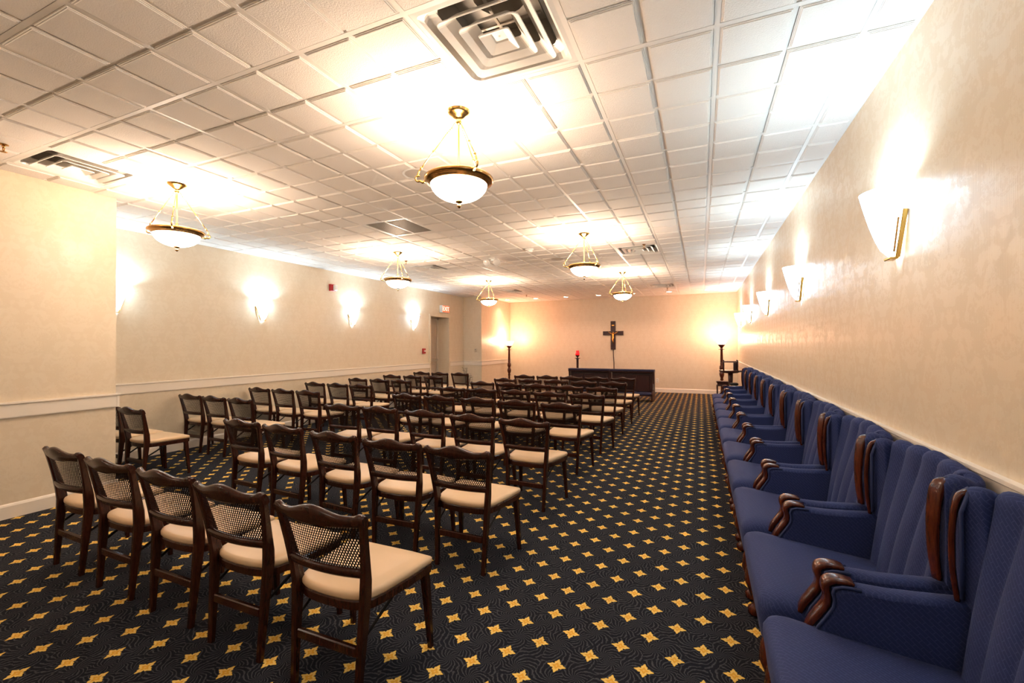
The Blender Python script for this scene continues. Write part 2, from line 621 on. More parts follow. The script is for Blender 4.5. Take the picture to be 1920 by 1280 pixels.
run_trim('baseboard_back', bp, XA, YB, XR, YB, '-y')
run_trim('baseboard_right', bp, XR, YN, XR, YB, '-x')

# ------------------------------------------------------------------ ceiling: deck, tee bars, scored tiles
ceiling = struct(MB().box(-6.3, XR + 0.15, YN - 0.15, YB + 0.15, H + 0.32, H + 0.40).build('ceiling', 'deck'))


def tile_mesh(x0, x1, y0, y1, nx, ny):
    """tegular tile: a backing slab and nx * ny squares that stand proud in three steps"""
    m = MB()
    e = 0.004
    m.box(x0 + e, x1 - e, y0 + e, y1 - e, 0.0, 0.018)
    g = 0.0105
    for a in range(nx):
        for c in range(ny):
            qx0, qx1 = x0 + (x1 - x0) * a / nx, x0 + (x1 - x0) * (a + 1) / nx
            qy0, qy1 = y0 + (y1 - y0) * c / ny, y0 + (y1 - y0) * (c + 1) / ny
            rings = []
            # wider reveal beside the tee bars than along the score lines
            L = 0.0135 if a == 0 else 0.0095
            Rr = 0.0135 if a == nx - 1 else 0.0095
            B = 0.0135 if c == 0 else 0.0095
            Tt = 0.0135 if c == ny - 1 else 0.0095
            for i, z in ((0, 0.0), (0, -0.0050), (0.005, -0.0050), (0.0055, -0.0085), (0.0105, -0.0085), (0.0115, -0.0120)):
                rings.append([(qx0 + L + i, qy0 + B + i, z), (qx1 - Rr - i, qy0 + B + i, z), (qx1 - Rr - i, qy1 - Tt - i, z), (qx0 + L + i, qy1 - Tt - i, z)])
            m.loft(rings, False, True, False)
    return m.mesh('ceiling_tile', 'tile')


T2 = 2 * FT
full_tile = tile_mesh(0, T2, 0, T2, 2, 2)
right_tile = tile_mesh(0, XR - 4 * FT, 0, T2, 1, 2)
left_tile = tile_mesh(0, -18 * FT - XL, 0, T2, 1, 2)
bump_tile = tile_mesh(0, -14 * FT - XB, 0, T2, 1, 2)
VENTS = [(-2, -2), (-2, 14), (-2, 28), (-14, -2), (-14, 14), (-14, 26)]
GRILLE = (-10, 6)
holes = set(VENTS + [GRILLE])
for j in range(-8, 36, 2):
    for i in range(-18, 4, 2):
        if (i, j) in holes or (j < 0 and i < -14):
            continue
        mesh_obj('ceiling_tile', full_tile, ceiling, (i * FT, j * FT, H))
    mesh_obj('ceiling_tile', right_tile, ceiling, (4 * FT, j * FT, H))
    if j >= 0:
        mesh_obj('ceiling_tile', left_tile, ceiling, (XL, j * FT, H))
    else:
        mesh_obj('ceiling_tile', bump_tile, ceiling, (XB, j * FT, H))
BW = 0.012
ylen = YB - YN
bar_y = MB().box(-BW, BW, 0, ylen, -0.0055, 0.03).mesh('grid_bar', 'grid')
bar_x = MB().box(0, XR - XL, -BW, BW, -0.0056, 0.03).mesh('grid_bar', 'grid')
for i in range(-18, 5, 2):
    mesh_obj('grid_bar', bar_y, ceiling, (i * FT, YN, H))
for j in range(-14, 37, 2):
    mesh_obj('grid_bar', bar_x, ceiling, (XL, j * FT, H))
MB().box(XR - 0.02, XR, YN, YB, H - 0.006, H + 0.02).build('wall_angle', 'grid', ceiling)
MB().box(XL, XL + 0.02, YBLK, YCOL, H - 0.006, H + 0.02).build('wall_angle', 'grid', ceiling)
MB().box(XB, XB + 0.02, YN, YBLK, H - 0.006, H + 0.02).build('wall_angle', 'grid', ceiling)
MB().box(XA, XR, YB - 0.02, YB, H - 0.006, H + 0.02).build('wall_angle', 'grid', ceiling)


# ------------------------------------------------------------------ ceiling diffusers
def rsq(h, r, z, seg=4):
    """rounded square loop of half-size h"""
    pts = []
    for cx, cy, a0 in ((1, 1, 0), (-1, 1, 90), (-1, -1, 180), (1, -1, 270)):
        for k in range(seg + 1):
            a = math.radians(a0 + 90 * k / seg)
            pts.append((cx * (h - r) + r * math.cos(a), cy * (h - r) + r * math.sin(a), z))
    return pts


def make_diffuser():
    t = thing('ceiling_diffuser', '', 'air vent', group='square ceiling air diffusers')
    hh = T2 / 2 - 0.012
    m = MB()
    m.loft([rsq(hh, 0.004, -0.004), rsq(hh - 0.022, 0.02, -0.006), rsq(hh - 0.034, 0.05, 0.002), rsq(hh - 0.045, 0.05, 0.03), rsq(hh - 0.075, 0.05, 0.055)], False, False, False)
    m.build('frame', 'white_metal', t)
    for k, h in enumerate((0.212, 0.142)):
        m = MB()
        m.loft([rsq(h - 0.060, 0.02, 0.046), rsq(h - 0.026, 0.025, 0.004), rsq(h, 0.03, -0.016), rsq(h + 0.002, 0.03, -0.012), rsq(h - 0.024, 0.025, 0.010), rsq(h - 0.057, 0.02, 0.050)], False, False, False)
        m.build('louver_ring', 'white_metal', t)
    m = MB()
    m.loft([rsq(0.030, 0.004, 0.012), rsq(0.034, 0.006, 0.006), rsq(0.072, 0.014, -0.018), rsq(0.075, 0.014, -0.014), rsq(0.036, 0.01, 0.018)], True, False, False)
    m.build('centre_plate', 'white_metal', t)
    MB().lathe([(0.006, 0.012), (0.006, 0.017)], seg=10).build('screw', 'steel', t)
    m = MB()
    m.loft([rsq(hh - 0.076, 0.03, 0.05), rsq(hh - 0.076, 0.03, 0.20)], False, False, False)
    m.loft([rsq(hh - 0.076, 0.03, 0.20), rsq(0.13, 0.1299, 0.205)], False, False, False)
    m.lathe([(0.13, 0.205), (0.13, 0.30)], seg=20, cap0=False, cap1=True)
    m.build('duct_collar', 'duct', t)
    m = MB()
    m.box(-0.2, 0.2, -0.006, 0.006, 0.060, 0.068).box(-0.006, 0.006, -0.2, 0.2, 0.060, 0.068)
    m.build('support_bar', 'grille', t)
    return t


VENT_LABELS = ['large white square air diffuser at the top of the picture before the first pendant',
               'white square air diffuser on the right beyond the middle right-hand pendant',
               'small white square air diffuser on the right close to the back wall',
               'white square air diffuser at far left beside the wall bump-out',
               'white square air diffuser on the left behind the middle left-hand pendant',
               'small white square air diffuser on the left close to the alcove']
dif = make_diffuser()
for k, (i, j) in enumerate(VENTS):
    o = dif if k == 0 else copy_tree(dif)
    o.location = ((i + 1) * FT, (j + 1) * FT, H)
    o['label'] = VENT_LABELS[k]

# return-air grille
t = thing('return_grille', 'grey metal return air grille in two panels set in the ceiling', 'air vent', ((GRILLE[0] + 1) * FT, (GRILLE[1] + 1) * FT, H))
m = MB()
hh = T2 / 2 - 0.012
for a, b_ in (((-hh, hh), (hh - 0.018, hh)), ((-hh, hh), (-hh, -hh + 0.018)), ((-hh, -hh + 0.018), (-hh, hh)), ((hh - 0.018, hh), (-hh, hh))):
    m.box(a[0], a[1], b_[0], b_[1], -0.004, 0.02)
m.build('frame', 'white_metal', t)
MB().box(-0.007, 0.007, -hh, hh, -0.003, 0.02).build('centre_bar', 'white_metal', t)
m = MB()
for k in range(30):
    a = -hh + 0.02 + (2 * hh - 0.04) * k / 29
    m.box(-hh + 0.018, hh - 0.018, a - 0.001, a + 0.001, 0.0, 0.014)
    m.box(a - 0.001, a + 0.001, -hh + 0.018, hh - 0.018, 0.0, 0.014)
o = m.build('egg_crate', 'grille', t)
o['kind'] = 'stuff'
MB().box(-hh, hh, -hh, hh, 0.12, 0.125).build('back_box', 'backing', t)


# ------------------------------------------------------------------ pendants
def make_pendant():
    t = thing('pendant_light', '', 'ceiling light', group='brass bowl pendants')
    MB().lathe([(0.082, 0.0), (0.082, -0.007), (0.070, -0.013), (0.072, -0.019), (0.056, -0.028), (0.040, -0.041), (0.030, -0.050), (0.018, -0.058), (0.016, -0.068), (0.022, -0.074), (0.012, -0.082), (0.008, -0.09)], seg=28).build('canopy', 'brass', t)
    MB().lathe([(0.0065, -0.085), (0.0065, -0.345), (0.011, -0.350), (0.011, -0.362), (0.0065, -0.368), (0.0065, -0.395), (0.014, -0.402), (0.006, -0.41), (0.006, -0.53)], seg=10).build('stem', 'brass', t)
    MB().lathe([(0.166, -0.452), (0.176, -0.450), (0.184, -0.442), (0.190, -0.440), (0.200, -0.434), (0.206, -0.426), (0.206, -0.416), (0.196, -0.408), (0.186, -0.406), (0.176, -0.410), (0.166, -0.430), (0.166, -0.452)], seg=40, cap0=False, cap1=False).build('rim', 'brass_dark', t)
    prof = [(0.170 * math.cos(a), -0.438 - 0.110 * math.sin(a)) for a in [PI / 2 * k / 10 for k in range(11)]]
    MB().lathe(prof, seg=36, cap0=False, cap1=False).build('bowl', 'bowl', t)
    MB().lathe([(0.004, -0.54), (0.024, -0.546), (0.020, -0.554), (0.010, -0.558), (0.007, -0.564), (0.012, -0.570), (0.012, -0.580), (0.004, -0.588)], seg=14).build('finial', 'brass_dark', t)
    for a in (203, 323, 83):
        ca, sa = math.cos(math.radians(a)), math.sin(math.radians(a))

        def P(r, z):
            return (r * ca, r * sa, z)
        m = MB()
        m.tube([P(0.024, -0.075), P(0.032, -0.09), P(0.040, -0.105)], 0.003, 6)
        n = 4
        for k in range(n):                                  # upper chain links
            f = k / n
            r, z = 0.040 + 0.036 * f, -0.105 - 0.04 * f
            m.tube([P(r, z), P(r + 0.008, z - 0.010)], [0.0055, 0.0035], 6)
        m.tube([P(0.074, -0.143), P(0.238, -0.365)], 0.0036, 6)
        for r_, z_ in ((0.150, -0.246), (0.225, -0.347)):
            m.sphere(P(r_, z_), 0.0085, 8, 6)
        for k in range(4):
            f = k / 4
            r, z = 0.238 + 0.012 * f, -0.365 - 0.035 * f
            m.tube([P(r, z), P(r + 0.003, z - 0.008)], [0.0065, 0.004], 6)
        m.build('hanger', 'brass', t)
        m = MB()
        pts = []
        for k in range(11):
            q = k / 10
            an = math.radians(120 - 250 * q)
            pts.append(P(0.243 + 0.019 * math.cos(an) * (1 - 0.2 * q), -0.410 + 0.017 * math.sin(an)))
        pts += [P(0.218, -0.432), P(0.198, -0.428)]
        m.tube(pts, [0.0055] * 9 + [0.0065, 0.007, 0.008, 0.008], 8)
        m.build('scroll_hook', 'brass', t)
    lamp('bulb', 'POINT', t, (0, 0, -0.395), PENDANT_W, WARM, 0.06)
    return t


PEND = [(-0.785, 0.15, 'nearest and largest brass bowl pendant hanging left of centre'),
        (-3.58, 0.19, 'brass bowl pendant at far left next to the wall bump-out'),
        (-3.60, 3.20, 'brass bowl pendant in the middle of the left-hand line'),
        (-0.80, 3.27, 'brass bowl pendant in the middle of the right-hand line'),
        (-3.64, 6.33, 'farthest brass bowl pendant of the left-hand line near the alcove'),
        (-0.785, -2.90, 'unseen brass bowl pendant added behind the camera in the right-hand line to light the foreground'),  # added out of view at the line's spacing, to brighten the foreground
        (-3.58, -2.90, 'unseen brass bowl pendant added behind the camera in the left-hand line to light the foreground'),  # also added unseen, lifts the foreground and the top-left ceiling
        (-0.84, 6.45, 'farthest brass bowl pendant of the right-hand line above the crucifix')]
pen = make_pendant()
for k, (x, y, lab) in enumerate(PEND):
    o = pen if k == 0 else copy_tree(pen)
    o.location = (x, y, H - 0.001)
    o['label'] = lab


# ------------------------------------------------------------------ wall sconces
def make_sconce():
    """local: wall plane at y = 0, the sconce stands out towards +y"""
    t = thing('wall_sconce', '', 'wall light', group='glass fan wall sconces')
    MB().box(-0.03, 0.03, 0.0, 0.012, -0.08, 0.05, 0.004).build('back_plate', 'brass', t)

    def hw(f):
        return 0.030 + 0.100 * f ** 0.75

    def dp(f):
        return 0.026 + 0.116 * f ** 0.58
    for s in (-1, 1):
        f1 = 0.66
        MB().bar([(s * (hw(0.0) + 0.004), 0.018, -0.118), (s * (hw(f1) + 0.004), 0.010, 0.095)], [(0.012, 0.020), (0.012, 0.020)], 0.2).build('edge_strip', 'brass', t)
        MB().bar([(s * (hw(0.08) + 0.002), 0.036, -0.095), (s * (hw(f1 * 0.8) + 0.002), 0.032, 0.06)], [(0.006, 0.008), (0.006, 0.008)], 0.2).build('inner_strip', 'brass_dark', t)
    MB().box(-0.036, 0.036, 0.012, 0.050, -0.126, -0.114, 0.003).build('foot_clip', 'brass', t)
    # fan-shaped half shell, wide at the top
    rings = []
    nz, na = 9, 16
    for off in (0.0, -0.005):
        for k in range(nz):
            f = k / (nz - 1)
            z = -0.114 + 0.320 * f
            w_ = hw(f) + off
            d_ = dp(f) + off
            rings.append([(w_ * math.cos(PI * i / na), 0.012 + d_ * math.sin(PI * i / na), z) for i in range(na + 1)])
    outer, inner = rings[:nz], rings[nz:]
    m = MB()
    m.loft(outer, False, False, True, False)
    m.loft(inner, False, False, True, False)
    m.loft([outer[-1], inner[-1]], False, False, False, False)
    m.loft([outer[0], inner[0]], False, False, False, False)
    m.build('glass_shade', 'sconce_glass', t)
    lamp('bulb', 'POINT', t, (0, 0.065, 0.15), SCONCE_W, COOL, 0.03)
    return t


SC = [(XR, 0.57, 90, 'largest glass fan sconce in view on the right wall'),
      (XR, 2.83, 90, 'second glass fan sconce in view on the right wall, counted from the picture edge'),
      (XR, 5.02, 90, 'third glass fan sconce in view on the right wall, counted from the picture edge'),
      (XR, 7.32, 90, 'fourth glass fan sconce in view on the right wall, counted from the picture edge'),
      (XR, 9.62, 90, 'farthest glass fan sconce on the right wall beside the floor lamp'),
      (XR, -1.68, 90, 'unseen glass fan sconce added on the right wall beside the camera to light the foreground'),  # extra sconce out of frame, added because the near chairs were underlit
      (XL, 0.74, -90, 'glass fan sconce on the left wall half hidden by the bump-out'),
      (XL, 2.62, -90, 'glass fan sconce on the left wall before the red strobe alarm'),
      (XL, 4.55, -90, 'glass fan sconce on the left wall just past the red strobe alarm'),
      (XL, 6.55, -90, 'glass fan sconce on the left wall nearest the exit door')]
sco = make_sconce()
for k, (x, y, a, lab) in enumerate(SC):
    o = sco if k == 0 else copy_tree(sco)
    o.location = (x, y, 1.875)
    o.rotation_euler = (0, 0, math.radians(a))
    o['label'] = lab

# ------------------------------------------------------------------ small ceiling fittings
ORD = ['first', 'second', 'third', 'fourth', 'fifth', 'sixth', 'seventh', 'eighth', 'ninth', 'tenth', 'eleventh']


def make_downlight():
    t = thing('recessed_downlight', '', 'ceiling light', group='recessed downlights along the back wall')
    MB().lathe([(0.062, -0.016), (0.082, -0.021), (0.094, -0.018), (0.096, -0.012)], seg=24, cap0=False, cap1=False).build('trim_ring', 'white_metal', t)
    MB().lathe([(0.001, -0.0165), (0.063, -0.0165)], seg=24, cap0=False, cap1=False).build('lens', 'down_glass', t)
    lamp('bulb', 'SPOT', t, (0, 0, -0.03), DOWN_W, (1.0, 0.58, 0.43), 0.05, spot_size=math.radians(120), spot_blend=0.8)
    return t


dl = make_downlight()
for k, i in enumerate((-16.0, -13.0, -9.95, -6.85, -3.8, -0.75, 2.3)):
    o = dl if k == 0 else copy_tree(dl)
    o.location = (i * FT, 10.12, H)
    o['label'] = 'recessed downlight before the back wall, %s from the left' % ORD[k]

for k, (i, j, lab) in enumerate(((-5.15, 2.75, 'round flat speaker grille in the ceiling behind the nearest pendant'), (-5.2, 15.3, 'round flat speaker grille in the ceiling left of the middle right-hand pendant'))):
    t = thing('ceiling_speaker', lab, 'speaker', (i * FT, j * FT, H), group='round ceiling speakers')
    MB().lathe([(0.098, -0.015), (0.115, -0.019), (0.120, -0.015)], seg=32, cap0=False, cap1=False).build('ring', 'white_plastic', t)
    MB().lathe([(0.001, -0.018), (0.06, -0.0175), (0.099, -0.0165)], seg=32, cap0=False, cap1=False).build('mesh_cover', 'speaker', t)

t = thing('smoke_detector', 'small white round smoke detector on the ceiling', 'smoke detector', (-5.7 * FT, 12.5 * FT, H - 0.015))
MB().lathe([(0.06, 0.001), (0.06, -0.012), (0.055, -0.016)], seg=24).build('base', 'white_plastic', t)
MB().lathe([(0.045, -0.016), (0.045, -0.032), (0.036, -0.046), (0.012, -0.05)], seg=24).build('cover', 'white_plastic', t)

t = thing('emergency_light', 'twin-headed emergency light with two round lamps on the ceiling', 'emergency light', (-8.2 * FT, 13.65 * FT, H - 0.015))
MB().box(-0.06, 0.06, -0.03, 0.03, -0.03, 0.001, 0.008).build('housing', 'white_plastic', t)
for s in (-1, 1):
    h_ = MB().tube([(s * 0.03, 0, -0.025), (s * 0.075, -0.005, -0.05)], 0.008, 8).build('neck', 'white_plastic', t)
    c = Vector((s * 0.085, -0.02, -0.072))
    d = Vector((s * 0.15, -0.8, -0.55)).normalized()
    m = MB()
    m.tube([c - d * 0.035, c - d * 0.02, c, c + d * 0.02], [0.02, 0.045, 0.058, 0.062], 18)
    hd = m.build('lamp_head', 'white_plastic', t)
    MB().tube([c + d * 0.018, c + d * 0.026, c + d * 0.032], [0.058, 0.045, 0.005], 18).build('lens', 'glass', hd)

SPR = [(-12.6, -2.45, 'brass sprinkler head at the far left edge of the ceiling'),
       (-12.75, 12.4, 'brass sprinkler head just before the left middle air diffuser'),
       (-0.6, 13.75, 'brass sprinkler head just before the right middle air diffuser'),
       (-0.7, 30.4, 'brass sprinkler head just behind the right far air diffuser'),
       (-12.7, 30.0, 'brass sprinkler head behind the left far air diffuser')]


def make_sprinkler():
    t = thing('sprinkler_head', '', 'sprinkler', group='ceiling sprinkler heads')
    MB().lathe([(0.026, 0.0), (0.026, -0.004), (0.012, -0.008)], seg=16).build('escutcheon', 'brass_dark', t)
    m = MB()
    m.tube([(0, 0, -0.006), (0, 0, -0.022)], 0.009, 8)
    for s in (-1, 1):
        m.tube([(s * 0.007, 0, -0.018), (s * 0.014, 0, -0.032), (s * 0.004, 0, -0.048)], 0.003, 6)
    m.build('frame_arms', 'brass_dark', t)
    MB().lathe([(0.004, -0.046), (0.018, -0.050), (0.020, -0.053), (0.004, -0.054)], seg=14).build('deflector', 'brass_dark', t)
    return t


sp = make_sprinkler()
for k, (i, j, lab) in enumerate(SPR):
    o = sp if k == 0 else copy_tree(sp)
    o.location = (i * FT, j * FT, H - 0.0145)
    o['label'] = lab

# ------------------------------------------------------------------ left wall fittings and door
t = thing('strobe_alarm', 'red fire alarm strobe with white lens high on the left wall', 'fire alarm', (XL, 4.03, 2.43))
MB().box(0, 0.045, -0.065, 0.065, -0.062, 0.062, 0.004).build('housing', 'red', t)
MB().box(0.045, 0.095, -0.01, 0.062, -0.052, 0.052, 0.010).build('lens', 'white_plastic', t)
t = thing('pull_station', 'red fire alarm pull station on the left wall beside the door', 'fire alarm', (XL, 6.95, 1.22))
MB().box(0, 0.045, -0.05, 0.05, -0.065, 0.065, 0.005).build('body', 'red', t)
MB().box(0.045, 0.062, -0.036, 0.036, -0.012, 0.014, 0.003).build('pull_handle', 'white_plastic', t)

t = thing('exit_sign', 'red lettered exit sign above the door in the left wall', 'exit sign', (XL, 7.86, 2.315))
MB().box(0, 0.09, -0.17, 0.17, -0.095, 0.095, 0.006).build('housing', 'white_plastic', t)
face = MB().box(0.09, 0.094, -0.16, 0.16, -0.085, 0.085).build('sign_face', 'exit_red', t)
cu = bpy.data.curves.new('exit_letters', 'FONT')
cu.body = 'EXIT'
cu.size = 0.155
cu.align_x = 'CENTER'
cu.align_y = 'CENTER'
cu.extrude = 0.001
tmp = bpy.data.objects.new('exit_letters_tmp', cu)
COL.objects.link(tmp)
bpy.context.view_layer.update()
dg = bpy.context.evaluated_depsgraph_get()
me = bpy.data.meshes.new_from_object(tmp.evaluated_get(dg))
bpy.data.objects.remove(tmp)
me.materials.clear()
me.materials.append(M['exit_letter'])
o = bpy.data.objects.new('letters', me)
COL.objects.link(o)
o.parent = face
o.rotation_euler = (PI / 2, 0, PI / 2)
o.location = (0.0955, 0, 0)

XD = XL - 0.36                                   # door face plane
door = struct(MB().box(XD - 0.045, XD, DY0 + 0.05, DY1 - 0.05, 0.01, DZ - 0.05).build('door_1', 'door'))
m = MB()
m.box(XD - 0.06, XD + 0.03, DY0, DY0 + 0.05, 0, DZ).box(XD - 0.06, XD + 0.03, DY1 - 0.05, DY1, 0, DZ).box(XD - 0.06, XD + 0.03, DY0, DY1, DZ - 0.05, DZ)
m.build('door_frame', 'frame', door)
for z0, z1 in ((0.25, 0.85), (1.10, 1.60), (1.68, 1.93)):
    for y0, y1 in ((DY0 + 0.15, DY0 + 0.40), (DY0 + 0.48, DY0 + 0.73)):
        MB().box(XD, XD + 0.010, y0, y1, z0, z1, 0.008).build('door_panel', 'door', door)
MB().box(XD + 0.02, XD + 0.07, DY0 + 0.08, DY1 - 0.08, 0.93, 1.00, 0.01).build('push_bar', 'steel', door)
MB().box(XD, XD + 0.065, DY0 + 0.1, DY0 + 0.42, 1.945, 2.005, 0.01).build('door_closer', 'brass_dark', door)
m = MB()
m.box(XL - 0.001, XL + 0.016, DY0 - 0.06, DY0, 0, DZ + 0.06).box(XL - 0.001, XL + 0.016, DY1, DY1 + 0.06, 0, DZ + 0.06).box(XL - 0.001, XL + 0.016, DY0, DY1, DZ, DZ + 0.06)
struct(m.build('trim_8', 'wall'))

t = thing('wall_thermostat', 'small beige thermostat on the front of the column', 'thermostat', (-5.35, YCOL, 1.22))
MB().box(-0.035, 0.035, -0.025, 0, -0.05, 0.05, 0.006).build('cover', 'frame', t)
MB().box(-0.02, 0.02, -0.028, -0.024, 0.0, 0.03).build('dial_window', 'grille', t)
t = thing('wall_outlet', 'cream power outlet low on the back wall right of the kneelers', 'outlet', (-0.62, YB, 0.33))
MB().box(-0.035, 0.035, -0.008, 0, -0.058, 0.058, 0.003).build('cover_plate', 'white_plastic', t)
for s in (-1, 1):
    MB().box(-0.016, 0.016, -0.011, -0.007, s * 0.024 - 0.014, s * 0.024 + 0.014, 0.002).build('socket', 'frame', t)


# ------------------------------------------------------------------ folding chairs with cane backs
def bow(x, z):
    """y of the back surface: leans backwards and bows away from the sitter"""
    base = 0.018 - 0.062 * max(0.0, (z - 0.42) / 0.315) ** 1.15
    return base - 0.032 * max(0.0, 1 - (x / 0.215) ** 2)


def half_w(z):
    return 0.176 + 0.041 * max(0.0, (z - 0.42) / 0.315)


def crest_top(x):
    a = abs(x)
    hump = 0.030 * (0.5 + 0.5 * math.cos(PI * min(1.0, a / 0.145)))
    ear = 0.011 * math.exp(-((a - 0.205) / 0.016) ** 2)
    return 0.724 + hump + ear


def strip(xs, z_lo, z_hi, thick, fwd=0.0):
    m = MB()
    rings = []
    for x in xs:
        zl = z_lo(x) if callable(z_lo) else z_lo
        zh = z_hi(x) if callable(z_hi) else z_hi
        b = thick * 0.3
        yl, yh = bow(x, zl) + fwd, bow(x, zh) + fwd
        rings.append([(x, yl - thick / 2, zl + b), (x, yl - thick / 2 + b, zl), (x, yl + thick / 2 - b, zl), (x, yl + thick / 2, zl + b),
                      (x, yh + thick / 2, zh - b), (x, yh + thick / 2 - b, zh), (x, yh - thick / 2 + b, zh), (x, yh - thick / 2, zh - b)])
    m.loft(rings, True, True, True)
    return m


def seat_outline(inset=0.0, n=10):
    pts = [(0.231 - inset, 0.381 - inset), (0.237 - inset, 0.371 - inset), (0.224 - inset, 0.24), (0.200 - inset, 0.10)]
    for k in range(1, n):
        a = PI / 2 * k / n
        pts.append(((0.192 - inset) * math.cos(a) ** 0.7, 0.09 - (0.095 - inset) * math.sin(a) ** 0.8))
    pts.append((0.0, -0.006 + inset))
    right = pts
    left = [(-x, y) for x, y in reversed(pts[:-1])]
    front = [(-0.12, 0.388 - inset), (0.12, 0.388 - inset)]
    return right + left + front


def make_chair():
    t = thing('folding_chair', '', 'chair')
    for s in (-1, 1):
        zs = [0.0, 0.10, 0.20, 0.31, 0.40, 0.46, 0.52, 0.58, 0.65, 0.715]
        pts, size = [], []
        for z in zs:
            if z <= 0.40:
                x = 0.160 + 0.014 * z / 0.4
                y = -0.012 + 0.030 * z / 0.4
            else:
                x = half_w(z)
                y = bow(0.215, z)
            pts.append((s * x, y, z))
            wy = {0.0: 0.026, 0.10: 0.030, 0.20: 0.036, 0.31: 0.044, 0.40: 0.050, 0.46: 0.048, 0.52: 0.040, 0.58: 0.034, 0.65: 0.030, 0.715: 0.028}[z]
            size.append((0.027, wy))
        MB().bar(pts, size, 0.22).build('stile', 'wood', t)
    xs = [-0.226 + 0.452 * k / 36 for k in range(37)]
    strip(xs, lambda x: 0.676 - 0.004 * math.cos(PI * x / 0.22), crest_top, 0.030).build('crest_rail', 'wood', t)
    xs = [-0.186 + 0.372 * k / 16 for k in range(17)]
    strip(xs, 0.478, 0.517, 0.026).build('lower_rail', 'wood', t)
    # woven cane: a thin bowed web with round openings in staggered rows
    m = MB()
    z0, z1, px, pz, hr = 0.512, 0.688, 0.0118, 0.0103, 0.0037
    nrow = int(round((z1 - z0) / pz))
    pz = (z1 - z0) / nrow
    for r_ in range(nrow):
        zc = z0 + (r_ + 0.5) * pz
        off = 0.5 * px if r_ % 2 else 0.0
        lim = half_w(zc) - 0.010
        k0 = int(lim / px)
        for k in range(-k0 - 1, k0 + 1):
            xc = k * px + off
            if abs(xc) + px / 2 > lim + 0.004:
                continue
            sq = [(px / 2, 0), (px / 2, pz / 2), (0, pz / 2), (-px / 2, pz / 2), (-px / 2, 0), (-px / 2, -pz / 2), (0, -pz / 2), (px / 2, -pz / 2)]
            outer = [(xc + dx, bow(xc + dx, zc + dz), zc + dz) for dx, dz in sq]
            inner = [(xc + hr * math.cos(PI / 4 * q), bow(xc, zc), zc + hr * math.sin(PI / 4 * q)) for q in range(8)]
            m.add(outer + inner, [(q, (q + 1) % 8, 8 + (q + 1) % 8, 8 + q) for q in range(8)])
    m.build('cane_panel', 'cane', t)
    # seat
    m = MB()
    m.loft([[(x, y, z) for x, y in seat_outline(i)] for i, z in ((0.012, 0.336), (0.004, 0.340), (0.002, 0.371), (0.006, 0.378))], True, True, False)
    m.build('seat_frame', 'wood', t)
    m = MB()
    m.loft([[(x, y, z) for x, y in seat_outline(i)] for i, z in ((0.006, 0.376), (0.001, 0.384), (0.001, 0.396), (0.006, 0.404), (0.018, 0.409), (0.07, 0.413))], True, True, True)
    m.build('seat_cushion', 'vinyl', t)
    for s in (-1, 1):
        MB().bar([(s * 0.209, 0.352, 0.340), (s * 0.214, 0.362, 0.23), (s * 0.222, 0.378, 0.0)], [(0.036, 0.036), (0.032, 0.032), (0.022, 0.022)], 0.15).build('front_leg', 'wood', t)
        MB().bar([(s * 0.172, 0.012, 0.245), (s * 0.186, 0.19, 0.342)], [(0.006, 0.014), (0.006, 0.014)], 0.2).build('folding_brace', 'iron', t)
    MB().box(-0.150, 0.150, -0.010, 0.010, 0.178, 0.216, 0.004).build('rear_stretcher', 'wood', t)
    return t


COLX = [-0.81, -1.32, -1.855, -2.395, -2.91]
ROWY = [(-0.88, -0.85, -0.82, -0.80, -0.765), (0.15, 0.17, 0.22, 0.29, 0.34), (1.22, 1.27, 1.33, 1.38, 1.38),
        (2.30, 2.34, 2.39, 2.42, 2.43), (3.27, 3.32, 3.36, 3.40, 3.45), (4.20, 4.27, 4.35, 4.40, 4.46),
        (5.15, 5.20, 5.25, 5.27, 5.28), (6.14, 6.17, 6.18, 6.20, 6.22)]
ROWDX = [(0, -0.05, -0.03, -0.03, -0.09), (0, 0.01, 0, -0.05, -0.07), (0, 0, 0, -0.03, 0.0), (-0.01, -0.02, 0, 0, 0.03),
         (0.03, 0.04, 0.07, 0.08, 0.08), (0.02, 0.02, 0.03, 0.06, 0.06), (0.01, 0.02, 0.05, 0.09, 0.11), (0.01, 0.02, 0.06, 0.10, 0.12)]
ROWROT = [(0, 0, -1, -1, -2), (-1, 1, -4, -4, -3), (-3, -3, -4, -3, 1), (-3, -1, -4, -5, -4), (-4, -3, -5, -3, -4), (-1, -2, -3, -3, -3), (-2, -1, -3, -3, -3), (-2, -1, -1, -3, -3)]
ROWNAME = ['row nearest the camera', 'second row from the camera', 'third row from the camera', 'fourth row from the camera', 'fifth row from the camera',
           'sixth row from the camera', 'seventh row from the camera', 'last row before the kneelers']
SEATNAME = ['aisle seat', 'second seat from the aisle', 'middle seat', 'fourth seat from the aisle', 'seat farthest from the aisle']
chair0 = make_chair()
first = True


def place_chair(x, y, rot, label, group):
    global first
    o = chair0 if first else copy_tree(chair0)
    first = False
    # (x, y) is the middle of the crest rail; the chair origin lies between the rear feet
    a = math.radians(rot)
    dy = 0.044
    o.location = (x - math.sin(a) * dy, y + math.cos(a) * dy, 0)
    o.rotation_euler = (0, 0, a)
    o['label'] = label
    o['group'] = group
    return o


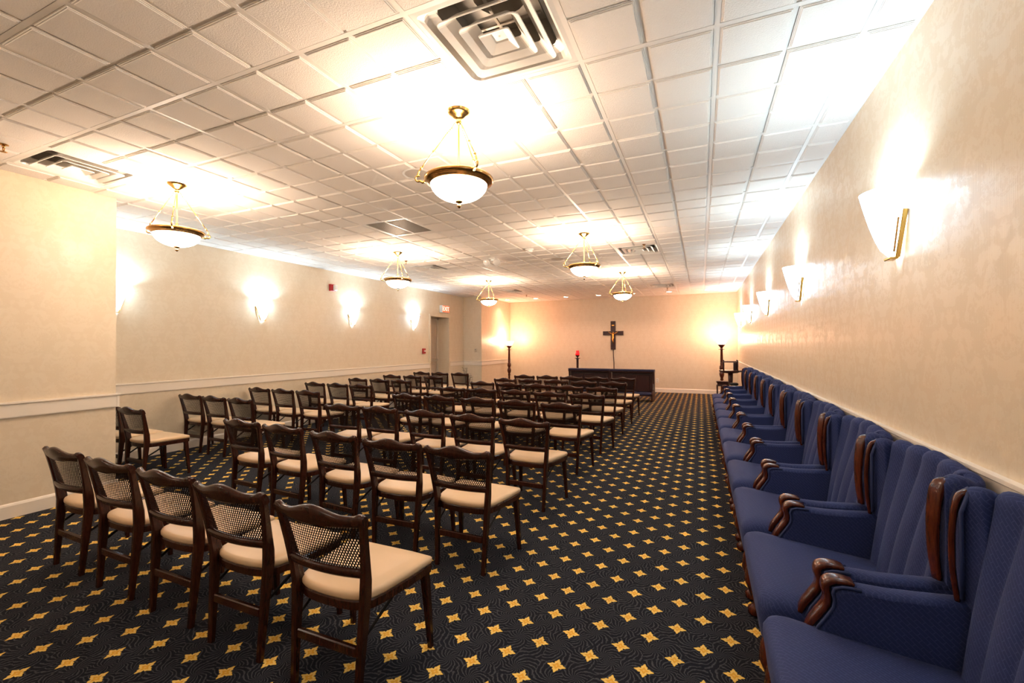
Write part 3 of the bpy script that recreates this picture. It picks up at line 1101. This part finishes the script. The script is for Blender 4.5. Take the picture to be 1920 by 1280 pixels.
for r in range(8):
    for c in range(5):
        place_chair(COLX[c] + ROWDX[r][c], ROWY[r][c], ROWROT[r][c],
                    'cane-backed folding chair, %s, right-hand block, %s' % (SEATNAME[c], ROWNAME[r]), 'folding chairs in the right-hand block')
LX = [-4.47, -4.97, -5.47]
LROW = [(0.42, [(-4.74, -2), (-5.25, 0)]), (1.36, [(-4.46, -3), (-4.98, -2), (-5.49, -1)]), (2.31, [(-4.44, -3), (-4.96, -3), (-5.48, -2)]),
        (3.32, [(-4.43, 0), (-4.94, -2), (-5.47, -2)]), (4.32, [(-4.41, -3), (-4.92, -2), (-5.46, -2)]), (5.32, [(-4.39, -3), (-4.92, -3), (-5.46, -2)]),
        (6.42, [(-4.42, -3), (-4.96, -3), (-5.48, -2)])]
LNAME = ['row beside the wall bump-out', 'second row', 'third row', 'fourth row', 'fifth row', 'sixth row', 'last row near the door']
LSEAT = ['seat on the inner side', 'middle seat', 'seat against the left wall']
for r, (y, seats) in enumerate(LROW):
    for c, (x, rot) in enumerate(seats):
        place_chair(x, y + 0.03 * c, rot, 'cane-backed folding chair, %s, left-hand block, %s' % (LSEAT[c] if not (r == 0 and c == 1) else 'seat half hidden by the wall', LNAME[r]), 'folding chairs in the left-hand block')


# ------------------------------------------------------------------ navy wing chairs along the right wall
def make_wing_chair():
    """local: faces +y, width along x"""
    t = thing('wing_chair', '', 'armchair', group='navy wing chairs along the right wall')
    # seat
    m = MB()
    rings = []

    def seat_loop(i, z):
        f = 0.342 - i
        fy = 0.352 - i
        pts = []
        for cx, cy, r, a0 in ((f - 0.05, fy - 0.05, 0.05, 0), (-f + 0.05, fy - 0.05, 0.05, 90)):
            for k in range(6):
                a = math.radians(a0 + 90 * k / 5)
                pts.append((cx + r * math.cos(a), cy + r * math.sin(a), z))
        pts += [(-f + 0.03, -0.05, z), (-f + 0.03, -0.22, z), (f - 0.03, -0.22, z), (f - 0.03, -0.05, z)]
        if z > 0.31:                                           # the seat falls away towards the back
            pts = [(x_, y_, z_ - 0.10 * max(0.0, 0.30 - y_)) for x_, y_, z_ in pts]
        return pts
    for i, z in ((0.03, 0.235), (0.012, 0.245), (0.006, 0.30), (0.0, 0.345), (0.0, 0.375), (0.010, 0.398), (0.03, 0.412), (0.08, 0.422), (0.16, 0.426)):
        rings.append(seat_loop(i, z))
    m.loft(rings, True, True, True)
    m.build('seat', 'fabric', t)
    # curved channel back running into the wings
    NU, CH = 72, 7
    zb, zt = 0.34, 0.872

    def plan(u):
        """centre line of the shell, u in [-1, 1]"""
        a = abs(u)
        if a < 0.62:
            x, y = 0.30 * (u / 0.62) * 0.93, -0.292 + 0.02 * (a / 0.62) ** 2
        else:
            f = (a - 0.62) / 0.38
            ang = f * PI / 2
            x = math.copysign(0.279 + 0.034 * math.sin(min(1.0, f * 1.25) * PI / 2), u)
            y = -0.272 + 0.095 * f ** 1.15
        return x, y
    us = [-1 + 2 * k / NU for k in range(NU + 1)]
    cl = [Vector((*plan(u), 0)) for u in us]
    path_n = []
    for k in range(NU + 1):
        d = cl[min(k + 1, NU)] - cl[max(k - 1, 0)]
        path_n.append(Vector((-d.y, d.x, 0)).normalized())       # points to the sitter's side
    m = MB()
    nv_in, nv_top = 10, 8
    rings = []
    for k, u in enumerate(us):
        ch = abs(math.sin(CH * PI * (u + 1) / 2))
        bulge = 0.030 * ch ** 0.55
        n_ = path_n[k]
        crown = 0.022 * ch ** 0.6 + 0.018 * (1 - abs(u)) + 0.0
        prof = []
        th_in, th_out = 0.016 + bulge, 0.030
        lean = 0.125 * (1 - min(1.0, abs(u) / 0.97) ** 2.5)
        for q in range(nv_in):
            f = q / nv_in
            z = zb + (zt - zb) * f
            swell = 0.012 * math.sin(PI * min(1, f * 1.1)) * (1 - abs(u))
            off = th_in + lean * (1 - f) + swell
            prof.append(cl[k] + n_ * off + Vector((0, 0, z)))
        for q in range(nv_top + 1):
            a = PI * q / nv_top
            off = (th_in - th_out) / 2 + (th_in + th_out) / 2 * math.cos(a)
            prof.append(cl[k] + n_ * off + Vector((0, 0, zt + (crown + 0.018) * math.sin(a) ** 0.8)))
        for q in range(1, 5):
            f = 1 - q / 4
            prof.append(cl[k] - n_ * th_out + Vector((0, 0, 0.16 + (zt - 0.16) * f)))
        rings.append(prof)
    m.loft(rings, True, True, True, False)
    m.build('back', 'fabric', t)
    for s in (-1, 1):
        # show-wood on the wing front
        pts = [(s * 0.310, -0.166, 0.565), (s * 0.312, -0.156, 0.66), (s * 0.313, -0.156, 0.77), (s * 0.313, -0.164, 0.85), (s * 0.313, -0.174, 0.884), (s * 0.313, -0.192, 0.897)]
        fl = math.radians(24)
        MB().sweep(pts, [(0.030, 0.014), (0.038, 0.016), (0.045, 0.017), (0.048, 0.018), (0.044, 0.018), (0.026, 0.014)], axis=(math.cos(fl), -s * math.sin(fl), 0), power=3.2, seg=16).build('wing_trim', 'redwood', t)
        MB().tube([(s * 0.313 + e, -0.178 - s * e * 0.42 - (0.016 if z > 0.86 else 0), z) for e, z in ((-0.024, 0.58), (-0.028, 0.70), (-0.030, 0.84), (-0.022, 0.89), (0.0, 0.905), (0.022, 0.89), (0.030, 0.84), (0.028, 0.70), (0.024, 0.58))], 0.006, 6).build('wing_piping', 'piping', t)
        # upholstered arm: side profile swept across the arm's width
        prof = [(-0.19, 0.22), (0.185, 0.22), (0.203, 0.30), (0.201, 0.38), (0.188, 0.42), (0.167, 0.455), (0.152, 0.488), (0.151, 0.515), (0.152, 0.540), (0.135, 0.554), (0.08, 0.558), (0.0, 0.557), (-0.08, 0.562), (-0.19, 0.572)]
        m = MB()
        x0, x1 = 0.282, 0.352
        rr = []
        cy, cz = 0.0, 0.40
        for xx, sh in ((x0, 0.016), (x0 + 0.010, 0.004), (x0 + 0.022, 0.0), (x1 - 0.022, 0.0), (x1 - 0.010, 0.004), (x1, 0.016)):
            ring = []
            for (y_, z_) in prof:
                ring.append((s * xx, y_ - (sh if y_ > 0.1 else 0), z_ - (sh if z_ > 0.5 else 0)))
            rr.append(ring)
        m.loft(rr, True, True, True)
        m.build('arm', 'fabric', t)
        # carved arm front: S-shaped strip curling over the top
        pts = [(s * 0.317, y_, z_) for y_, z_ in ((0.222, 0.380), (0.208, 0.415), (0.186, 0.450), (0.166, 0.484), (0.163, 0.512), (0.168, 0.536), (0.163, 0.556), (0.142, 0.566), (0.116, 0.567), (0.092, 0.563))]
        sz = [(0.030, 0.018), (0.037, 0.023), (0.044, 0.024), (0.047, 0.023), (0.048, 0.022), (0.051, 0.024), (0.054, 0.024), (0.055, 0.021), (0.054, 0.018), (0.050, 0.012)]
        MB().sweep(pts, sz, power=3.4, seg=16).build('arm_trim', 'redwood', t)
        for e in (-0.034, 0.034):
            MB().tube([(s * 0.317 + e * 0.9, y_ - 0.016, z_ - 0.010 * max(0.0, (z_ - 0.50) / 0.06)) for _, y_, z_ in pts], 0.0055, 6).build('arm_piping', 'piping', t)
        # front cabriole leg with a ball foot
        MB().tube([(s * 0.285, 0.275, 0.245), (s * 0.298, 0.300, 0.205), (s * 0.303, 0.312, 0.165), (s * 0.298, 0.302, 0.110), (s * 0.293, 0.292, 0.065), (s * 0.294, 0.297, 0.045), (s * 0.297, 0.305, 0.030), (s * 0.297, 0.305, 0.012), (s * 0.297, 0.303, 0.0)],
                  [0.052, 0.048, 0.038, 0.025, 0.018, 0.024, 0.032, 0.031, 0.018], 12).build('front_leg', 'redwood', t)
        MB().bar([(s * 0.27, -0.24, 0.25), (s * 0.27, -0.27, 0.0)], [(0.04, 0.04), (0.026, 0.026)], 0.15).build('rear_leg', 'redwood', t)
    return t


wing0 = make_wing_chair()
NW = 11
for k in range(NW):
    o = wing0 if k == 0 else copy_tree(wing0)
    o.location = (1.072, -0.682 + 0.745 * k, 0)
    o.rotation_euler = (0, 0, math.radians(90))
    if k == 0:
        lab = 'navy wing chair nearest the camera, cut off by the right edge of the picture'
    elif k == NW - 1:
        lab = 'navy wing chair at the far end of the row along the right wall'
    else:
        lab = 'navy wing chair along the right wall, %s from the camera' % ORD[k]
    o['label'] = lab


# ------------------------------------------------------------------ torchieres
def make_torch():
    t = thing('floor_lamp', '', 'lamp', group='turned wooden torchieres')
    MB().lathe([(0.15, 0.0), (0.15, 0.03), (0.13, 0.045), (0.11, 0.05), (0.06, 0.08), (0.035, 0.10)], seg=24).build('base', 'redwood', t)
    MB().lathe([(0.030, 0.09), (0.036, 0.14), (0.028, 0.20), (0.030, 0.42), (0.045, 0.44), (0.030, 0.47), (0.040, 0.50), (0.056, 0.55), (0.058, 0.60), (0.040, 0.65), (0.034, 0.67), (0.056, 0.72), (0.052, 0.78), (0.030, 0.82),
                (0.042, 0.84), (0.034, 0.86), (0.036, 0.90), (0.028, 1.20), (0.040, 1.215), (0.030, 1.23), (0.030, 1.26)], seg=18).build('column', 'redwood', t)
    MB().lathe([(0.03, 1.212), (0.078, 1.216), (0.078, 1.222), (0.03, 1.228)], seg=24).build('drip_ring', 'redwood', t)
    MB().lathe([(0.022, 1.25), (0.040, 1.275), (0.070, 1.31), (0.088, 1.345), (0.092, 1.345), (0.080, 1.345)], seg=24, cap1=False).build('cup', 'redwood', t)
    MB().lathe([(0.060, 1.340), (0.085, 1.365), (0.120, 1.42), (0.150, 1.475), (0.146, 1.475), (0.115, 1.42), (0.08, 1.37), (0.05, 1.345)], seg=28, cap0=False, cap1=False).build('glass_bowl', 'torch_glass', t)
    lamp('bulb', 'POINT', t, (0, 0, 1.50), TORCH_W, AMBER, 0.07)
    return t


tor = make_torch()
tor.location = (-4.93, 10.35, 0)
tor['label'] = 'turned wooden torchiere glowing in the left back corner'
o = copy_tree(tor)
o.location = (1.02, 10.45, 0)
o['label'] = 'turned wooden torchiere glowing in the right back corner'

# ------------------------------------------------------------------ crucifix, candle, kneelers
t = thing('crucifix', 'dark wooden crucifix with a gilt figure on the back wall', 'crucifix', (-1.85, YB, 1.63))
MB().box(-0.072, 0.072, -0.03, -0.002, -0.42, 0.42, 0.005).build('upright', 'kneelwood', t)
for s in (-1, 1):
    MB().box(min(s * 0.072, s * 0.30), max(s * 0.072, s * 0.30), -0.03, -0.004, 0.005, 0.125, 0.005).build('cross_arm', 'kneelwood', t)
MB().box(-0.035, 0.035, -0.037, -0.029, 0.28, 0.31, 0.003).build('title_plate', 'gold', t)
fig = MB()
fig.tube([(0, -0.045, -0.235), (0.006, -0.05, -0.19), (-0.006, -0.06, -0.12), (0.004, -0.05, -0.06), (0, -0.048, -0.02), (0, -0.05, 0.03), (0, -0.05, 0.055)],
         [0.008, 0.013, 0.020, 0.026, 0.022, 0.030, 0.014], 10)
fig.tube([(0, -0.05, 0.05), (0.004, -0.053, 0.065), (0.008, -0.056, 0.082), (0.010, -0.056, 0.10)], [0.010, 0.012, 0.019, 0.008], 10)
for s in (-1, 1):
    fig.tube([(s * 0.018, -0.05, 0.045), (s * 0.07, -0.046, 0.065), (s * 0.125, -0.042, 0.098)], [0.011, 0.009, 0.006], 8)
    fig.tube([(s * 0.125, -0.042, 0.098), (s * 0.142, -0.040, 0.108)], [0.007, 0.004], 6)
fig.build('figure', 'gold', t)
MB().tube([(0.0, -0.012, -0.41), (0.004, -0.012, -0.6), (0.016, -0.012, -0.80), (0.012, -0.012, -1.2), (0.012, -0.012, -1.5)], 0.011, 6).build('hanging_cord', 'kneelwood', t)

t = thing('candle_stand', 'tall dark candle stand with a red votive glass before the back wall', 'candle stand', (-2.83, 10.6, 0))
MB().lathe([(0.15, 0), (0.15, 0.03), (0.10, 0.05), (0.045, 0.09), (0.03, 0.14)], seg=24).build('base', 'kneelwood', t)
MB().lathe([(0.03, 0.13), (0.045, 0.18), (0.030, 0.24), (0.033, 0.9), (0.040, 0.95)], seg=16).build('column', 'kneelwood', t)
MB().lathe([(0.03, 0.945), (0.082, 0.955), (0.084, 0.968), (0.03, 0.972)], seg=24).build('drip_plate', 'kneelwood', t)
MB().lathe([(0.02, 0.97), (0.02, 0.995), (0.055, 1.02), (0.060, 1.05)], seg=20, cap1=False).build('glass_holder', 'kneelwood', t)
MB().lathe([(0.035, 1.02), (0.062, 1.06), (0.064, 1.10), (0.050, 1.15), (0.045, 1.19), (0.041, 1.19), (0.045, 1.15), (0.057, 1.10)], seg=20, cap1=False).build('votive_glass', 'redglass', t)


def make_kneeler():
    t = thing('kneeler', '', 'kneeler', group='padded kneelers')
    wk = 0.52
    MB().box(-wk + 0.03, wk - 0.03, 0.10, 0.125, 0.10, 0.67).build('front_panel', 'kneelwood', t)
    for x0, x1 in ((-0.42, -0.16), (-0.12, 0.12), (0.16, 0.42)):
        MB().box(x0, x1, 0.090, 0.101, 0.20, 0.60, 0.006).build('raised_panel', 'kneelwood', t)
    for s in (-1, 1):
        m = MB()
        m.prism([(-0.26, 0), (-0.26, 0.19), (-0.20, 0.22), (-0.02, 0.26), (0.04, 0.40), (0.02, 0.67), (0.16, 0.67), (0.16, 0)], 'x', s * wk - 0.016, s * wk + 0.016)
        m.build('side_panel', 'kneelwood', t)
    MB().box(-wk - 0.02, wk + 0.02, -0.01, 0.19, 0.67, 0.70, 0.006).build('arm_rest', 'kneelwood', t)
    MB().box(-wk - 0.02, wk + 0.02, -0.02, 0.19, 0.70, 0.745, 0.014).build('arm_pad', 'kneelpad', t)
    MB().box(-wk + 0.016, wk - 0.016, -0.26, 0.0, 0.13, 0.155).build('kneeling_board', 'kneelwood', t)
    MB().box(-wk + 0.02, wk - 0.02, -0.265, 0.0, 0.155, 0.215, 0.018).build('kneeling_pad', 'kneelpad', t)
    return t


kn = make_kneeler()
kn.location = (-2.13, 9.02, 0)
kn.rotation_euler = (0, 0, math.radians(-2))
kn['label'] = 'dark wooden kneeler with navy pad, left of the pair, below the candle'
o = copy_tree(kn)
o.location = (-1.045, 8.93, 0)
o.rotation_euler = (0, 0, math.radians(-3))
o['label'] = 'dark wooden kneeler with navy pad, right of the pair, open to the aisle'

# ------------------------------------------------------------------ far right corner: gallery table, bin, side table
t = thing('gallery_table', 'small dark pedestal table with a railed gallery top in the far right corner', 'table', (1.10, 8.25, 0))
MB().lathe([(0.20, 0.76), (0.22, 0.775), (0.22, 0.79), (0.21, 0.80)], seg=8, smooth=False).build('table_top', 'kneelwood', t)
MB().lathe([(0.07, 0.735), (0.15, 0.745), (0.16, 0.762)], seg=24).build('apron', 'kneelwood', t)
MB().lathe([(0.11, 0.0), (0.10, 0.03), (0.04, 0.08), (0.032, 0.2), (0.045, 0.3), (0.035, 0.36), (0.045, 0.6), (0.05, 0.74)], seg=16).build('pedestal', 'kneelwood', t)
for a in range(4):
    an = PI / 4 + a * PI / 2
    MB().lathe([(0.012, 0.80), (0.009, 0.85), (0.013, 0.90), (0.010, 0.96), (0.012, 1.0), (0.003, 1.02)], 0.185 * math.cos(an), 0.185 * math.sin(an), 10).build('gallery_post', 'kneelwood', t)
for a in range(4):
    an0, an1 = PI / 4 + a * PI / 2, PI / 4 + (a + 1) * PI / 2
    MB().bar([(0.185 * math.cos(an0), 0.185 * math.sin(an0), 0.975), (0.185 * math.cos(an1), 0.185 * math.sin(an1), 0.975)], (0.014, 0.020), 0.1).build('gallery_rail', 'kneelwood', t)
MB().box(0.055, 0.11, -0.06, 0.04, 0.80, 0.96).build('book_rest', 'kneelwood', t)

t = thing('waste_bin', 'small steel and black bin in front of the pedestal table', 'bin', (1.13, 7.72, 0))
MB().lathe([(0.075, 0.0), (0.078, 0.54), (0.074, 0.54)], seg=24).build('body', 'steel', t)
MB().lathe([(0.082, 0.535), (0.082, 0.565), (0.060, 0.575), (0.0, 0.575)], seg=24).build('lid', 'black', t)
t = thing('side_table', 'low dark side table at the foot of the right torchiere', 'table', (0.98, 9.45, 0))
MB().box(-0.12, 0.16, -0.13, 0.13, 0.44, 0.475, 0.006).build('table_top', 'kneelwood', t)
MB().box(-0.10, 0.14, -0.11, 0.11, 0.36, 0.44).build('apron', 'kneelwood', t)
for sx in (-0.10, 0.14):
    for sy in (-0.1, 0.1):
        MB().bar([(sx, sy, 0.38), (sx, sy, 0.0)], [(0.03, 0.03), (0.02, 0.02)]).build('leg', 'kneelwood', t)

# ------------------------------------------------------------------ potted plant behind the last left-hand row
t = thing('potted_plant', 'dark leafy plant showing above the last left-hand chair by the column', 'plant', (-4.72, 7.35, 0))
MB().lathe([(0.075, 0.0), (0.105, 0.20), (0.115, 0.20), (0.112, 0.225), (0.098, 0.225), (0.09, 0.20)], seg=20).build('pot', 'pot', t)
m, lf = MB(), MB()
for k in range(16):
    an = random.uniform(0, 2 * PI)
    hgt = random.uniform(0.35, 0.60)
    sp_ = random.uniform(0.03, 0.13)
    top = Vector((sp_ * math.cos(an), sp_ * math.sin(an), 0.2 + hgt))
    m.tube([(0.02 * math.cos(an), 0.02 * math.sin(an), 0.2), (top.x * 0.6, top.y * 0.6, 0.2 + hgt * 0.6), top], [0.004, 0.003, 0.002], 5)
    for q in range(7):
        f = 0.35 + 0.65 * q / 6
        b0 = Vector((top.x * f, top.y * f, 0.2 + hgt * f))
        la = random.uniform(0, 2 * PI)
        d = Vector((math.cos(la), math.sin(la), random.uniform(-0.2, 0.5))).normalized()
        sd = d.cross(Vector((0, 0, 1))).normalized()
        L = random.uniform(0.04, 0.07)
        lf.add([b0, b0 + d * L * 0.5 + sd * L * 0.22 + Vector((0, 0, 0.006)), b0 + d * L, b0 + d * L * 0.5 - sd * L * 0.22 + Vector((0, 0, 0.006))], [(0, 1, 2), (0, 2, 3)])
m.build('stems', 'leaf', t)
lf.build('foliage', 'leaf', t)
